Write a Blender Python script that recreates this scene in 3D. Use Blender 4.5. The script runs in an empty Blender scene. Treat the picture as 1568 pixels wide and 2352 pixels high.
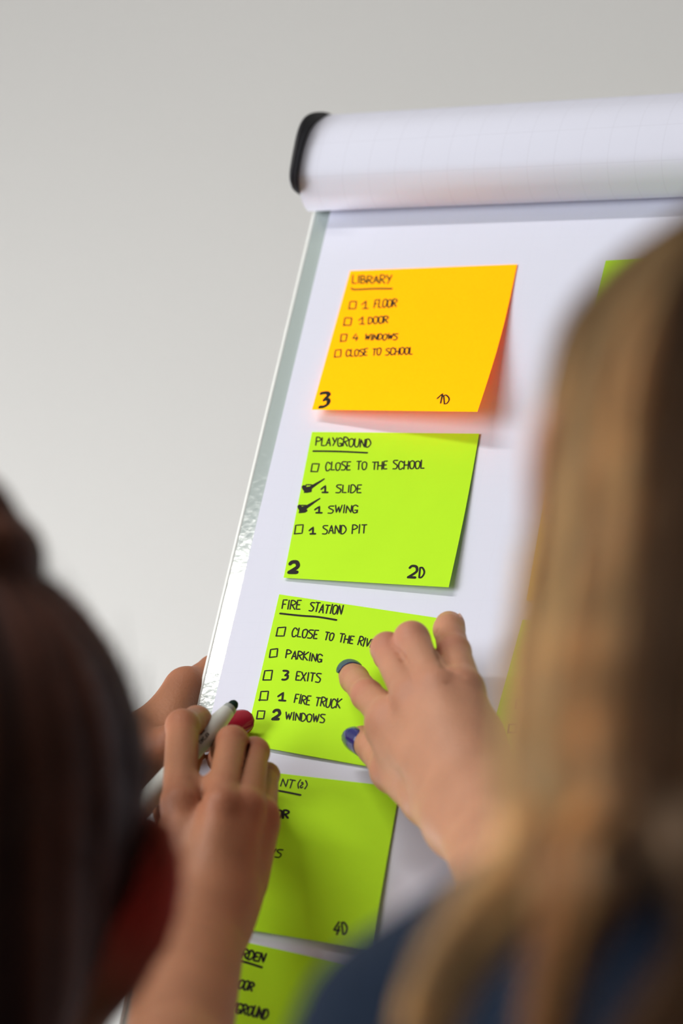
import bpy, math, random
import numpy as np
from mathutils import Vector, Matrix

random.seed(7); rng = np.random.default_rng(11)
sc = bpy.context.scene
A = np.array
def nrm(v): v = A(v, float); return v/np.linalg.norm(v)
def lin(r, g, b):
    f = lambda c: (c/255/12.92) if c/255 <= .04045 else ((c/255+.055)/1.055)**2.4
    return (f(r), f(g), f(b), 1.0)

# ------------------------------------------------------------------ camera and frame of the board
# board frame: u to the right, v down the sheet, h out of the board towards the viewer (millimetres)
LEAN = math.radians(12)
O = A([0.0, 0.0, 1.75])
U = A([1.0, 0, 0]); V = A([0, -math.sin(LEAN), -math.cos(LEAN)]); N = A([0, -math.cos(LEAN), math.sin(LEAN)])
RC = A([[0.93165713, -0.19468184, 0.30678002], [0.00576216, 0.85214674, 0.52327118], [-0.36329299, -0.4857416, 0.79503038]])
TC = A([-0.700532515, -2.29431560, 2472.12961])
FPX, W, H = 13000.0, 1568, 2352
BW = np.c_[U, V, -N]                       # board basis in the world
CW = BW @ RC.T                             # camera axes (x right, y down, z forward) in the world
CAM = O + 0.001*(BW @ (-(RC.T @ TC)))
def bw(u, v, h): return O + 0.001*(u*U + v*V + h*N)
def ray(px, py): return CW @ A([(px-W/2)/FPX, (py-H/2)/FPX, 1.0])
def P(px, py, h=0.0):                      # the point at height h above the board that the photo shows there
    d = ray(px, py); s = (0.001*h - (CAM-O) @ N)/(d @ N); return CAM + s*d
def Q(px, py, depth): return CAM + ray(px, py)*depth
cam_d = bpy.data.cameras.new('camera'); cam = bpy.data.objects.new('camera', cam_d); sc.collection.objects.link(cam)
M3 = np.c_[CW[:, 0], -CW[:, 1], -CW[:, 2]]
cam.matrix_world = Matrix.Translation(Vector(CAM)) @ Matrix(M3.tolist()).to_4x4()
cam_d.sensor_fit = 'HORIZONTAL'; cam_d.sensor_width = 24.0; cam_d.lens = FPX/W*24.0
cam_d.clip_start = 0.05; cam_d.clip_end = 50
cam_d.dof.use_dof = True
cam_d.dof.focus_distance = float((P(780, 1360, 8)-CAM) @ CW[:, 2])
cam_d.dof.aperture_fstop = 5.8
sc.camera = cam

# ------------------------------------------------------------------ light and exposure
sc.view_settings.view_transform = 'Standard'; sc.view_settings.look = 'None'
sc.view_settings.gamma = 1.0; sc.view_settings.use_curve_mapping = False
sc.view_settings.exposure = 0.05
wd = bpy.data.worlds.new('world'); sc.world = wd; wd.use_nodes = True
wd.node_tree.nodes['Background'].inputs[0].default_value = (0.95, 0.93, 1.0, 1)
wd.node_tree.nodes['Background'].inputs[1].default_value = 0.05
def area(name, loc, target, sx, sy, power, col):
    l = bpy.data.lights.new(name, 'AREA'); l.shape = 'RECTANGLE'; l.size = sx; l.size_y = sy; l.energy = power; l.color = col
    o = bpy.data.objects.new(name, l); sc.collection.objects.link(o); o.location = loc
    o.rotation_euler = (Vector(target)-Vector(loc)).to_track_quat('-Z', 'Y').to_euler(); return o
WALL_Y, LEFT_X, RIGHT_X, CEIL_Z, FRONT_Y = 1.05, -1.7, 3.2, 2.9, -3.6
area('daylight', (LEFT_X+0.06, -1.9, 1.60), (LEFT_X+1.06, -1.60, 1.60), 1.8, 1.3, 50, (0.97, 0.98, 1.0))
area('added_wall_fill', (LEFT_X+0.06, 0.50, 1.10), (LEFT_X+1.06, 0.52, 1.15), 0.75, 0.8, 44, (0.97, 0.98, 1.0))  # unseen fill, added to brighten the lower left of the back wall
# the batten lamp stands where the glossy panel mirrors it
pm = P(512, 1395, 0); vd = nrm(pm-CAM); rf = vd - 2*(vd @ N)*N
LAMP = pm + rf*((CEIL_Z-0.07-pm[2])/rf[2])
LAMP_W = 21

# ------------------------------------------------------------------ helpers
def mesh_obj(name, verts, faces, mat, parent=None, origin=None, smooth=True, kind=None):
    base = A(origin, float) if origin is not None else (A(parent['_o']) if parent is not None else np.zeros(3))
    me = bpy.data.meshes.new(name); v = A(verts, float)-base
    me.from_pydata(v.tolist(), [], [list(map(int, f)) for f in faces]); me.validate()
    if smooth: me.polygons.foreach_set('use_smooth', [True]*len(me.polygons))
    me.materials.append(mat); me.update()
    o = bpy.data.objects.new(name, me); sc.collection.objects.link(o)
    o['_o'] = base.tolist()
    if parent is not None:
        o.parent = parent; o.location = base - A(parent['_o'])
    else: o.location = base
    if kind: o['kind'] = kind
    return o
def empty(name, loc):
    o = bpy.data.objects.new(name, None); sc.collection.objects.link(o); o.location = loc; o.empty_display_size = .05
    o['_o'] = [float(c) for c in loc]; return o
def tag(o, label, cat, group=None):
    o['label'] = label; o['category'] = cat
    if group: o['group'] = group
    return o
class MB:
    def __init__(s): s.v = []; s.f = []
    def add(s, v, f):
        n = len(s.v); s.v += [tuple(map(float, p)) for p in v]; s.f += [tuple(i+n for i in q) for q in f]; return s
    def box(s, c, ax, ay, az):
        c, ax, ay, az = map(lambda q: A(q, float), (c, ax, ay, az))
        v = [c+i*ax+j*ay+k*az for k in (-1, 1) for j in (-1, 1) for i in (-1, 1)]
        return s.add(v, [(0, 2, 3, 1), (4, 5, 7, 6), (0, 1, 5, 4), (2, 6, 7, 3), (0, 4, 6, 2), (1, 3, 7, 5)])
    def loft(s, rings, caps=True):
        n = len(rings[0]); v = [p for r in rings for p in r]; f = []
        for i in range(len(rings)-1):
            for j in range(n):
                k = (j+1) % n; f.append((i*n+j, i*n+k, (i+1)*n+k, (i+1)*n+j))
        if caps: f += [tuple(range(n))[::-1], tuple((len(rings)-1)*n+j for j in range(n))]
        return s.add(v, f)
    def tube(s, pts, rad, n=10, caps=True):
        pts = [A(p, float) for p in pts]; rad = [rad]*len(pts) if np.isscalar(rad) else rad; rings = []
        for i, p in enumerate(pts):
            d = nrm(pts[min(i+1, len(pts)-1)]-pts[max(i-1, 0)])
            x = nrm(np.cross(d, [0.31, 0.2, 0.93] if abs(d[2]) < .9 else [1, 0.1, 0])); y = np.cross(d, x)
            rings.append([p+rad[i]*(math.cos(t)*x+math.sin(t)*y) for t in np.linspace(0, 2*math.pi, n, endpoint=False)])
        return s.loft(rings, caps)
    def build(s, name, mat, parent=None, origin=None, smooth=True, kind=None): return mesh_obj(name, s.v, s.f, mat, parent, origin, smooth, kind)

# ------------------------------------------------------------------ materials
def mat(name, col, rough=.6, spec=.3, noise=0, nscale=30, bump=0, bscale=200, sss=0, metal=0, coat=0, transl=0, attr=None, sheen=0, tcol=None):
    m = bpy.data.materials.new(name); m.use_nodes = True; nt = m.node_tree; b = nt.nodes['Principled BSDF']
    b.inputs['Base Color'].default_value = col; b.inputs['Roughness'].default_value = rough
    b.inputs['Specular IOR Level'].default_value = spec; b.inputs['Metallic'].default_value = metal
    b.inputs['Coat Weight'].default_value = coat; b.inputs['Sheen Weight'].default_value = sheen
    tc = nt.nodes.new('ShaderNodeTexCoord')
    src = None
    if attr:
        at = nt.nodes.new('ShaderNodeAttribute'); at.attribute_name = attr; src = at.outputs['Color']
    if noise:
        nz = nt.nodes.new('ShaderNodeTexNoise'); nz.inputs['Scale'].default_value = nscale; nz.inputs['Detail'].default_value = 5
        nt.links.new(tc.outputs['Object'], nz.inputs['Vector'])
        mr = nt.nodes.new('ShaderNodeMapRange'); mr.inputs['From Min'].default_value = .3; mr.inputs['From Max'].default_value = .7
        mr.inputs['To Min'].default_value = 1-noise; mr.inputs['To Max'].default_value = 1+noise
        nt.links.new(nz.outputs['Fac'], mr.inputs['Value'])
        mx = nt.nodes.new('ShaderNodeVectorMath'); mx.operation = 'SCALE'
        if src is None: mx.inputs[0].default_value = col[:3]
        else: nt.links.new(src, mx.inputs[0])
        nt.links.new(mr.outputs[0], mx.inputs['Scale']); src = mx.outputs[0]
    if src is not None: nt.links.new(src, b.inputs['Base Color'])
    if bump:
        n2 = nt.nodes.new('ShaderNodeTexNoise'); n2.inputs['Scale'].default_value = bscale; n2.inputs['Detail'].default_value = 4
        nt.links.new(tc.outputs['Object'], n2.inputs['Vector'])
        bp = nt.nodes.new('ShaderNodeBump'); bp.inputs['Strength'].default_value = bump; bp.inputs['Distance'].default_value = .001
        nt.links.new(n2.outputs['Fac'], bp.inputs['Height']); nt.links.new(bp.outputs[0], b.inputs['Normal'])
    if sss:
        b.inputs['Subsurface Weight'].default_value = sss; b.inputs['Subsurface Radius'].default_value = (1, .35, .2); b.inputs['Subsurface Scale'].default_value = .006
    if transl:
        tr = nt.nodes.new('ShaderNodeBsdfTranslucent'); tr.inputs[0].default_value = tcol or col
        if src is not None and tcol is None: nt.links.new(src, tr.inputs[0])
        ms = nt.nodes.new('ShaderNodeMixShader'); ms.inputs[0].default_value = transl
        nt.links.new(b.outputs[0], ms.inputs[1]); nt.links.new(tr.outputs[0], ms.inputs[2])
        nt.links.new(ms.outputs[0], nt.nodes['Material Output'].inputs[0])
    return m
def emit(name, col, st):
    m = bpy.data.materials.new(name); m.use_nodes = True; nt = m.node_tree; nt.nodes.remove(nt.nodes['Principled BSDF'])
    e = nt.nodes.new('ShaderNodeEmission'); e.inputs[0].default_value = col; e.inputs[1].default_value = st
    nt.links.new(e.outputs[0], nt.nodes['Material Output'].inputs[0]); return m
def grid_paper(name, col, line, fade, ucoord='UVMap', sx=12.5, sy=12.5):
    m = mat(name, col, .75, .15); nt = m.node_tree; b = nt.nodes['Principled BSDF']
    uv = nt.nodes.new('ShaderNodeUVMap'); uv.uv_map = ucoord; sp = nt.nodes.new('ShaderNodeSeparateXYZ'); nt.links.new(uv.outputs[0], sp.inputs[0])
    outs = []
    for k, s in ((0, sx), (1, sy)):
        a = nt.nodes.new('ShaderNodeMath'); a.operation = 'DIVIDE'; a.inputs[1].default_value = s; nt.links.new(sp.outputs[k], a.inputs[0])
        f = nt.nodes.new('ShaderNodeMath'); f.operation = 'FRACT'; nt.links.new(a.outputs[0], f.inputs[0])
        l = nt.nodes.new('ShaderNodeMath'); l.operation = 'LESS_THAN'; l.inputs[1].default_value = .3/s; nt.links.new(f.outputs[0], l.inputs[0]); outs.append(l)
    mx = nt.nodes.new('ShaderNodeMath'); mx.operation = 'MAXIMUM'; nt.links.new(outs[0].outputs[0], mx.inputs[0]); nt.links.new(outs[1].outputs[0], mx.inputs[1])
    sc_ = nt.nodes.new('ShaderNodeMath'); sc_.operation = 'MULTIPLY'; sc_.inputs[1].default_value = fade; nt.links.new(mx.outputs[0], sc_.inputs[0])
    mix = nt.nodes.new('ShaderNodeMix'); mix.data_type = 'RGBA'; nt.links.new(sc_.outputs[0], mix.inputs[0])
    mix.inputs[6].default_value = col; mix.inputs[7].default_value = line; nt.links.new(mix.outputs[2], b.inputs['Base Color']); return m

M = {}
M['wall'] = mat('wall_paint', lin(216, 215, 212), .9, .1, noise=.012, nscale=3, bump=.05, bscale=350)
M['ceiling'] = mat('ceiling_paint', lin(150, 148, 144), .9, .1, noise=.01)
M['floor'] = mat('floor_vinyl', lin(140, 128, 112), .5, .3, noise=.1, nscale=12)
M['trim'] = mat('window_white', lin(232, 232, 230), .45, .4, noise=.01)
M['panel'] = mat('panel_enamel', lin(172, 184, 180), .08, .5, bump=.045, bscale=330, coat=.3)
M['frame'] = mat('frame_white', lin(235, 238, 233), .3, .5, noise=.01)
M['black'] = mat('black_plastic', lin(26, 26, 31), .45, .4, noise=.05)
M['steel'] = mat('leg_grey', lin(150, 152, 152), .35, .5, noise=.03, metal=.6)
M['paper'] = grid_paper('pad_paper', lin(230, 232, 246), lin(215, 218, 232), .10)
M['roll'] = grid_paper('roll_paper', lin(229, 231, 245), lin(205, 205, 218), .32, sx=12.5, sy=17.2)
M['green'] = mat('note_green', (.60, 1.04, .025, 1), .7, .12, noise=.015, nscale=60, transl=.12)
M['orange'] = mat('note_orange', (1.5, 1.05, 0, 1), .7, .12, noise=.012, nscale=60, transl=.38, tcol=(1.5, .26, .0, 1))
M['yellow'] = mat('note_yellow', lin(250, 212, 40), .7, .12, noise=.012, nscale=60, transl=.12)
M['ink'] = mat('pen_ink', lin(28, 22, 18), .6, .2, noise=.1)
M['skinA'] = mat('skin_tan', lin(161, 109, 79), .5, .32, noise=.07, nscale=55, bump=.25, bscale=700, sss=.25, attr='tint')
M['skinB'] = mat('skin_fair', lin(188, 136, 106), .5, .32, noise=.07, nscale=55, bump=.25, bscale=700, sss=.25, attr='tint')
M['navy_nail'] = mat('navy_polish', lin(40, 42, 110), .12, .6, coat=.6, noise=.03)
M['blue_nail'] = mat('slate_blue_polish', lin(40, 58, 100), .4, .4, coat=.1, noise=.03)
M['red_nail'] = mat('red_polish', lin(150, 12, 36), .15, .6, coat=.5, noise=.03)
M['bare_nail'] = mat('bare_nail', lin(222, 170, 148), .3, .5, noise=.03)
M['pen'] = mat('pen_white', lin(206, 208, 200), .35, .45, noise=.01)
M['pen_grey'] = mat('pen_collar_grey', lin(150, 155, 148), .4, .4, noise=.02)
M['nib'] = mat('nib_green_black', lin(16, 40, 30), .8, .15, noise=.1)
M['hairA'] = mat('hair_dark', lin(52, 34, 30), .55, .2, noise=.25, nscale=40, attr='tint')
M['hairB'] = mat('hair_blonde', lin(150, 110, 70), .48, .5, noise=.18, nscale=40, attr='tint', transl=.55)
M['topA'] = mat('black_knit', lin(22, 18, 20), .9, .1, noise=.2, nscale=200, bump=.3, bscale=900)
M['topB'] = mat('navy_knit', lin(11, 27, 46), .9, .1, noise=.2, nscale=200, bump=.3, bscale=900, sheen=.1)
M['jeans'] = mat('dark_denim', lin(38, 44, 60), .85, .15, noise=.15, nscale=300)
M['shoe'] = mat('shoe_dark', lin(30, 28, 28), .6, .3, noise=.05)
M['eye'] = mat('eye_white', lin(230, 226, 220), .2, .5, noise=.01)

# ------------------------------------------------------------------ room
def box(name, lo, hi, m, kind='structure'):
    lo, hi = A(lo, float), A(hi, float); c = (lo+hi)/2; e = (hi-lo)/2
    return MB().box([0, 0, 0]+c, [e[0], 0, 0], [0, e[1], 0], [0, 0, e[2]]).build(name, m, None, c, False, kind)
box('floor', (LEFT_X-.1, FRONT_Y, -.05), (RIGHT_X, WALL_Y+.1, 0), M['floor'])
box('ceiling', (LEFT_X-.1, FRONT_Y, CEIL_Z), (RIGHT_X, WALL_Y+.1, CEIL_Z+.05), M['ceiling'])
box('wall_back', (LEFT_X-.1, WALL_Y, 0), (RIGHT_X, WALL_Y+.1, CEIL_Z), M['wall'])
wl = MB(); e2 = lambda a, b: (b-a)/2
WIN = [(-2.85, -.95, .92, 2.28), (.1, .9, .68, 1.52)]  # second opening is invented, added to go with the back wall fill
for (y0, y1, z0, z1) in ((FRONT_Y, WIN[0][0], 0, CEIL_Z), (WIN[0][1], WIN[1][0], 0, CEIL_Z), (WIN[1][1], WALL_Y, 0, CEIL_Z)) + tuple(q for w in WIN for q in ((w[0], w[1], 0, w[2]), (w[0], w[1], w[3], CEIL_Z))):
    wl.box([LEFT_X-.05, (y0+y1)/2, (z0+z1)/2], [.05, 0, 0], [0, e2(y0, y1), 0], [0, 0, e2(z0, z1)])
wl.build('wall_left', M['wall'], None, (LEFT_X, 0, 0), False, 'structure')
for k, (wy0, wy1, wz0, wz1) in enumerate(WIN):
    wf = MB(); ym = (wy0+wy1)/2
    for (y0, y1, z0, z1) in ((wy0, wy0+.05, wz0, wz1), (wy1-.05, wy1, wz0, wz1), (wy0+.05, wy1-.05, wz0, wz0+.05), (wy0+.05, wy1-.05, wz1-.05, wz1)) + (((ym-.03, ym+.03, wz0+.05, wz1-.05),) if k == 0 else ()):
        wf.box([LEFT_X-.05, (y0+y1)/2, (z0+z1)/2], [.03, 0, 0], [0, e2(y0, y1), 0], [0, 0, e2(z0, z1)])
    win = wf.build('window_%d' % (k+1), M['trim'], None, (LEFT_X-.05, ym, wz0), False, 'structure')
    MB().box([LEFT_X-.085, ym, (wz0+wz1)/2], [.003, 0, 0], [0, e2(wy0, wy1), 0], [0, 0, e2(wz0, wz1)]).build('window_pane', emit('bright_sky', (.9, .95, 1, 1), 2.0), win, smooth=False)

# batten lamp on the ceiling
lp = tag(empty('ceiling_lamp', (LAMP[0], LAMP[1], CEIL_Z)), 'white batten lamp fixed to the ceiling above the flip chart', 'lamp')
ldir = A([1, 0, 0.])
lx = A([0, -1, 0.])
MB().box((LAMP[0], LAMP[1], CEIL_Z-.025), ldir*.62, lx*-.05, (0, 0, .025)).build('lamp_housing', M['trim'], lp, smooth=False)
rings = []
for y in (-.6, .6):
    rings.append([A([LAMP[0], LAMP[1], CEIL_Z-.05])+ldir*y+lx*.035*math.cos(t)+A([0, 0, -.03*math.sin(t)]) for t in np.linspace(0, math.pi, 12)])
MB().loft(rings).build('lamp_tube', emit('lamp_glow', (1, .96, .9, 1), 10), lp)
area('batten_light', (LAMP[0], LAMP[1], CEIL_Z-.09), (LAMP[0], LAMP[1], 0), 1.2, .08, LAMP_W, (1, .96, .92))

# ------------------------------------------------------------------ flip chart
BL, BR_, BT, BB = -46.9, 640.0, -192.0, 760.0
chart = tag(empty('flip_chart', bw(296, 760, -20)*A([1, 1, 0])), 'grey-green steel flip chart board with a white edge frame and black clamp cap', 'flip chart')
def slab(mb, u0, u1, v0, v1, h0, h1):
    return mb.box(bw((u0+u1)/2, (v0+v1)/2, (h0+h1)/2), U*(u1-u0)/2000, V*(v1-v0)/2000, N*(h1-h0)/2000)
def bevel(o, w, seg=2):
    b = o.modifiers.new('bevel', 'BEVEL'); b.width = w; b.segments = seg; b.limit_method = 'ANGLE'; return o
slab(MB(), BL+1.8, BR_-1.8, BT, BB, -9, -2.0).build('board_panel', M['panel'], chart, smooth=False)
for (a0, a1, b0, b1) in ((BL, BL+1.9, BT, BB), (BR_-1.9, BR_, BT, BB), (BL+1.9, BR_-1.9, BB-1.9, BB)):
    bevel(slab(MB(), a0, a1, b0, b1, -11, -1.7).build('edge_frame', M['frame'], chart, smooth=False), .0007)
# clamp bar: D-shaped end cap and bar under the rolled pages (v, h profile in mm)
CAP = [(-211, -6), (-208.6, 2.7), (-201.8, 14.5), (-193.1, 24.9), (-185.9, 29.6), (-178.3, 31.2), (-170.4, 30.9), (-162.5, 30.0), (-157.2, 28.6), (-154.2, 25.6), (-153.8, 21.5), (-155.8, 15), (-160, 5), (-162, -6)]
def dense(p, n):
    p = A(p, float); out = []
    for i in range(len(p)-1):
        p0, p1, p2, p3 = p[max(i-1, 0)], p[i], p[i+1], p[min(i+2, len(p)-1)]
        for t in np.linspace(0, 1, n, endpoint=False):
            out.append(.5*((2*p1)+(-p0+p2)*t+(2*p0-5*p1+4*p2-p3)*t*t+(-p0+3*p1-3*p2+p3)*t**3))
    out.append(p[-1]); return A(out)
capd = dense(CAP, 4); cc = A([-181, 8])
for (ua, ub) in ((-48.5, -46.0), (BR_+.5, BR_+3)):
    rr = [[bw(u, *(cc+(q-cc)*s)) for q in capd] for u, s in ((ua, .94), (ua+.5, .985), (ua+1.0, 1.0), (ub-.4, 1.0), (ub, .98))]
    MB().loft(rr).build('end_cap', M['black'], chart)
bar = [cc+(A(q)-cc)*.58 for q in CAP]
MB().loft([[bw(u, *q) for q in dense(bar, 3)] for u in (-46, BR_+.5)]).build('clamp_bar', M['steel'], chart)
def legm(p, q):
    return MB().tube([p, q], [.011, .011], 12)
zf = lambda u, v0, dv, h0, dh: (bw(u, v0, h0), A([bw(u, v0, h0)[0]+dv*.001, bw(u, v0, h0)[1]+dh*.001, 0.0]))
for (u, du, dy) in ((-20, -130, -150), (613, 130, -150)):
    p = bw(u, -150, -22); MB().tube([p, A([p[0]+du*.001, p[1]-.36, 0.0])], .011, 12).build('leg', M['steel'], chart)
p = bw(296, -150, -34); MB().tube([p, A([p[0], p[1]+.42, 0.0])], .011, 12).build('leg', M['steel'], chart)
slab(MB(), -34, 627, -165, -135, -36, -9).build('leg_bracket', M['steel'], chart, smooth=False)

# ------------------------------------------------------------------ pad of paper
def surf_obj(name, f, nu, nv, mat_, parent, uvf=None, thick=None, origin=None):
    """a closed thin sheet from f(s,t) (front) and its back at thick(s,t)"""
    vs = []; fs = []; uv = []
    S = np.linspace(0, 1, nu+1); T = np.linspace(0, 1, nv+1)
    idx = lambda k, i, j: k*(nu+1)*(nv+1)+i*(nv+1)+j
    for k in (0, 1):
        for s in S:
            for t in T: vs.append(f(s, t, k)); uv.append(uvf(s, t) if uvf else (s, t))
    for i in range(nu):
        for j in range(nv):
            q = (idx(0, i, j), idx(0, i, j+1), idx(0, i+1, j+1), idx(0, i+1, j)); fs.append(q); fs.append(tuple(x+(nu+1)*(nv+1) for x in q[::-1]))
    def rim(a, b, c, d):
        n = len(vs)
        for q in (a, b, c, d): vs.append(vs[q]); uv.append(uv[q])
        fs.append((n, n+1, n+2, n+3))
    for i in range(nu):
        rim(idx(0, i, 0), idx(0, i+1, 0), idx(1, i+1, 0), idx(1, i, 0)); rim(idx(0, i+1, nv), idx(0, i, nv), idx(1, i, nv), idx(1, i+1, nv))
    for j in range(nv):
        rim(idx(0, 0, j+1), idx(0, 0, j), idx(1, 0, j), idx(1, 0, j+1)); rim(idx(0, nu, j), idx(0, nu, j+1), idx(1, nu, j+1), idx(1, nu, j))
    o = mesh_obj(name, vs, fs, mat_, parent, origin)
    l = o.data.uv_layers.new(name='UVMap'); 
    for lp_ in o.data.loops: l.data[lp_.index].uv = uv[lp_.vertex_index]
    return o
pad = tag(empty('paper_pad', bw(296, -166, 0)), 'white flip chart paper pad with used pages rolled over its top, covered in sticky notes', 'paper pad')
PL, PR_, PT, PB = -37.4, 612.0, -166.0, 752.0
surf_obj('top_sheet', lambda s, t, k: bw(PL+s*(PR_-PL), PT+t*(PB-PT), (0 if k == 0 else -1.7)+.0), 40, 60, M['paper'], pad, lambda s, t: (s*(PR_-PL), t*(PB-PT)))
ROLL = [(-157.5, .4), (-154.2, 4), (-153.0, 9.5), (-154.3, 16.1), (-159.2, 22.3), (-165.3, 24.4), (-174.7, 24.8), (-184.4, 22.8), (-191.5, 19.2), (-197.2, 14.8), (-203.5, 9), (-207.5, 4.0), (-210, -3), (-211.5, -12)]
rolld = dense(ROLL, 5); arc = np.r_[0, np.cumsum(np.linalg.norm(np.diff(rolld, axis=0), axis=1))]
RU0, RU1 = -46.0, 622.0
def rollf(s, t, k):
    x = t*(len(rolld)-1); i = min(int(x), len(rolld)-2); q = rolld[i]*(1-x+i)+rolld[i+1]*(x-i)
    e_ = min(s/.263, 1.5); g = 1+.066*e_
    q = A([-157, 0])+(q-A([-157, 0]))*g+A([-4.8*e_, 0])
    if k: q = A([-182, 6])+(q-A([-182, 6]))*.97
    return bw(RU0+s*(RU1-RU0), q[0], q[1])
surf_obj('rolled_pages', rollf, 60, len(rolld)-1, M['roll'], pad, lambda s, t: (s*(RU1-RU0)+4, np.interp(t*(len(rolld)-1), np.arange(len(rolld)), arc)+8.5))

# ------------------------------------------------------------------ handwriting
FONT = {
 'A': ['00 26 40', '12 32'], 'B': ['00 06', '~06 26 35 34 23 03', '~03 23 42 41 20 00'], 'C': ['~45 36 16 03 10 30 41'],
 'D': ['00 06', '~06 26 44 42 20 00'], 'E': ['46 06 00 40', '03 33'], 'F': ['00 06 46', '03 33'], 'G': ['~45 26 05 02 10 30 42', '22 42 40'],
 'H': ['00 06', '40 46', '03 43'], 'I': ['20 26'], 'K': ['00 06', '46 03 40'], 'L': ['06 00 40'], 'M': ['00 06 23 46 40'], 'N': ['00 06 40 46'],
 'O': ['~26 05 02 10 30 42 45 26'], 'P': ['00 06', '~06 26 45 44 23 03'], 'R': ['00 06', '~06 26 45 44 23 03', '13 40'],
 'S': ['~46 16 05 14 33 42 30 00'], 'T': ['06 46', '26 20'], 'U': ['~06 02 10 30 42 46'], 'V': ['06 20 46'], 'W': ['06 10 25 30 46'],
 'X': ['00 46', '06 40'], 'Y': ['06 23', '46 10'], '1': ['03 36 30', '10 50'], '2': ['~05 16 36 45 43 00', '00 40'],
 '3': ['~06 36 45 23', '~23 43 41 20 00'], '4': ['26 02 42', '34 30'], '(': ['~36 13 30'], ')': ['~16 33 10'], 'b': ['05 00 45 45 05 05'],
 'd': ['~15 26 34 02 10 31'], 'W2': ['06 10 25 30 46'], 'i': ['03 36 30'], '0': ['~26 05 02 10 30 42 45 26'], 'w': ['04 10 23 30 44'], 'Z': ['06 46 00 40'], '6': ['~46 14 01 20 42 33 02'],
}
def crv(p, n=5): return dense(p, n)
class Note:
    """a sticky note: four corner pixels, the height of each corner and its bend"""
    def __init__(s, tl, tr, br, bl, hc, bow=0, lift=2.0, wave=0.0):
        s.c = [A(q, float) for q in (tl, tr, br, bl)]; s.h = hc; s.bow = bow; s.lift = lift; s.wave = wave
    def px(s, a, b): 
        tl, tr, br, bl = s.c; q = (1-a)*(1-b)*tl+a*(1-b)*tr+a*b*br+(1-a)*b*bl
        return q+A([s.bow*a*math.sin(math.pi*b), 0])
    def hh(s, a, b):
        t = s.h[0]*(1-a)+s.h[1]*a; bt = s.h[3]*(1-a)+s.h[2]*a
        return t+(bt-t)*b**s.lift+s.wave*math.sin(math.pi*(a*1.7+.2))*b
    def inv(s, p):
        a = b = .5
        for _ in range(12):
            e = .001; f = s.px(a, b)-p; J = np.c_[(s.px(a+e, b)-s.px(a, b))/e, (s.px(a, b+e)-s.px(a, b))/e]
            d = np.linalg.solve(J, -f); a += d[0]; b += d[1]
        return a, b
    def at(s, p, dh): a, b = s.inv(A(p, float)); a_, b_ = min(max(a, 0), 1), min(max(b, 0), 1); return P(p[0], p[1], s.hh(a_, b_)+dh)
    def make(s, mat_, label, group):
        f = lambda a, b, k: P(*s.px(a, b), s.hh(a, b)-(.14 if k else 0))
        s.o = surf_obj('sticky_note', f, 22, 22, mat_, None, origin=P(*s.px(.5, 0), s.h[0]))
        return tag(s.o, label, 'sticky note', group)
def ribbon(mb, pts, half):
    """a flat ink line of half-width half along world points"""
    pts = [A(p) for p in pts]; n = len(pts); L = []; R_ = []
    for i in range(n):
        d = pts[min(i+1, n-1)]-pts[max(i-1, 0)]
        if np.linalg.norm(d) < 1e-9: d = U
        d = nrm(d); side = np.cross(N, d); hw = half[i] if not np.isscalar(half) else half
        L.append(pts[i]+side*hw); R_.append(pts[i]-side*hw)
    b = len(mb.v); mb.add([q for p in zip(L, R_) for q in p], [(2*i, 2*i+1, 2*i+3, 2*i+2) for i in range(n-1)])
    for p, hw in ((pts[0], half if np.isscalar(half) else half[0]), (pts[-1], half if np.isscalar(half) else half[-1])):
        mb.add([p+hw*(math.cos(t)*U+math.sin(t)*V) for t in np.linspace(0, 2*math.pi, 9)[:-1]], [tuple(range(8))])
def stroke(mb, note, pl, w, taper=None):
    q = []
    for i in range(len(pl)-1):
        k = max(1, int(np.linalg.norm(pl[i+1]-pl[i])/3))
        for t in range(k): q.append(pl[i]+(pl[i+1]-pl[i])*t/k)
    q.append(pl[-1]); n = len(q)
    half = [.0005*w*(taper(i/max(1, n-1)) if taper else 1.0) for i in range(n)]
    ribbon(mb, [note.at(p, .10) for p in q], half)
def write(mb, note, text, p0, p1, hgt, slant=.12, w=.62, jit=.35):
    """letters with cap height hgt (pixels) along the base line p0 -> p1"""
    p0, p1 = A(p0, float), A(p1, float); L = np.linalg.norm(p1-p0); d = (p1-p0)/L; up = nrm(A([d[1], -d[0]]))+d*slant
    wid = {' ': .75, 'I': .3, '1': .8, 'W': 1.25, 'M': 1.2, '(': .4, ')': .4, 'E': .75, 'L': .72, 'F': .75}
    tot = sum(wid.get(c, .95) for c in text)+.32*(len(text)-1); x = 0; unit = L/tot
    for c in text:
        cw = wid.get(c, .95)
        if c in FONT:
            jx, jy, js = random.uniform(-.03, .03), random.uniform(-.04, .04), random.uniform(.93, 1.06)
            for st in FONT[c]:
                sm = st[0] == '~'; g = A([(int(k[0]), int(k[1])) for k in st.lstrip('~').split()], float)
                g = g+rng.normal(0, .08, g.shape)*jit
                if sm: g = crv(g, 5)
                px = [p0+d*(x+(gx/4*cw if c != 'I' else cw/2+(gx-2)*.05)+jx)*unit+up*hgt*(gy/6*js+jy) for gx, gy in g]
                stroke(mb, note, px, w)
        x += cw+.32
def square(mb, note, c, s, w=.62, lean=.16):
    x, y = c; pts = [(x-s*.44-lean*s*.5, y+s*.5), (x-s*.44+lean*s*.5, y-s*.5), (x+s*.44+lean*s*.5, y-s*.52), (x+s*.42-lean*s*.5, y+s*.48), (x-s*.46-lean*s*.5, y+s*.5)]
    pts = [A(p)+rng.normal(0, .5, 2) for p in pts]
    stroke(mb, note, pts, w)
def line(mb, note, pts, w=.8, taper=None): stroke(mb, note, crv(A(pts, float), 6), w, taper)
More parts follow.
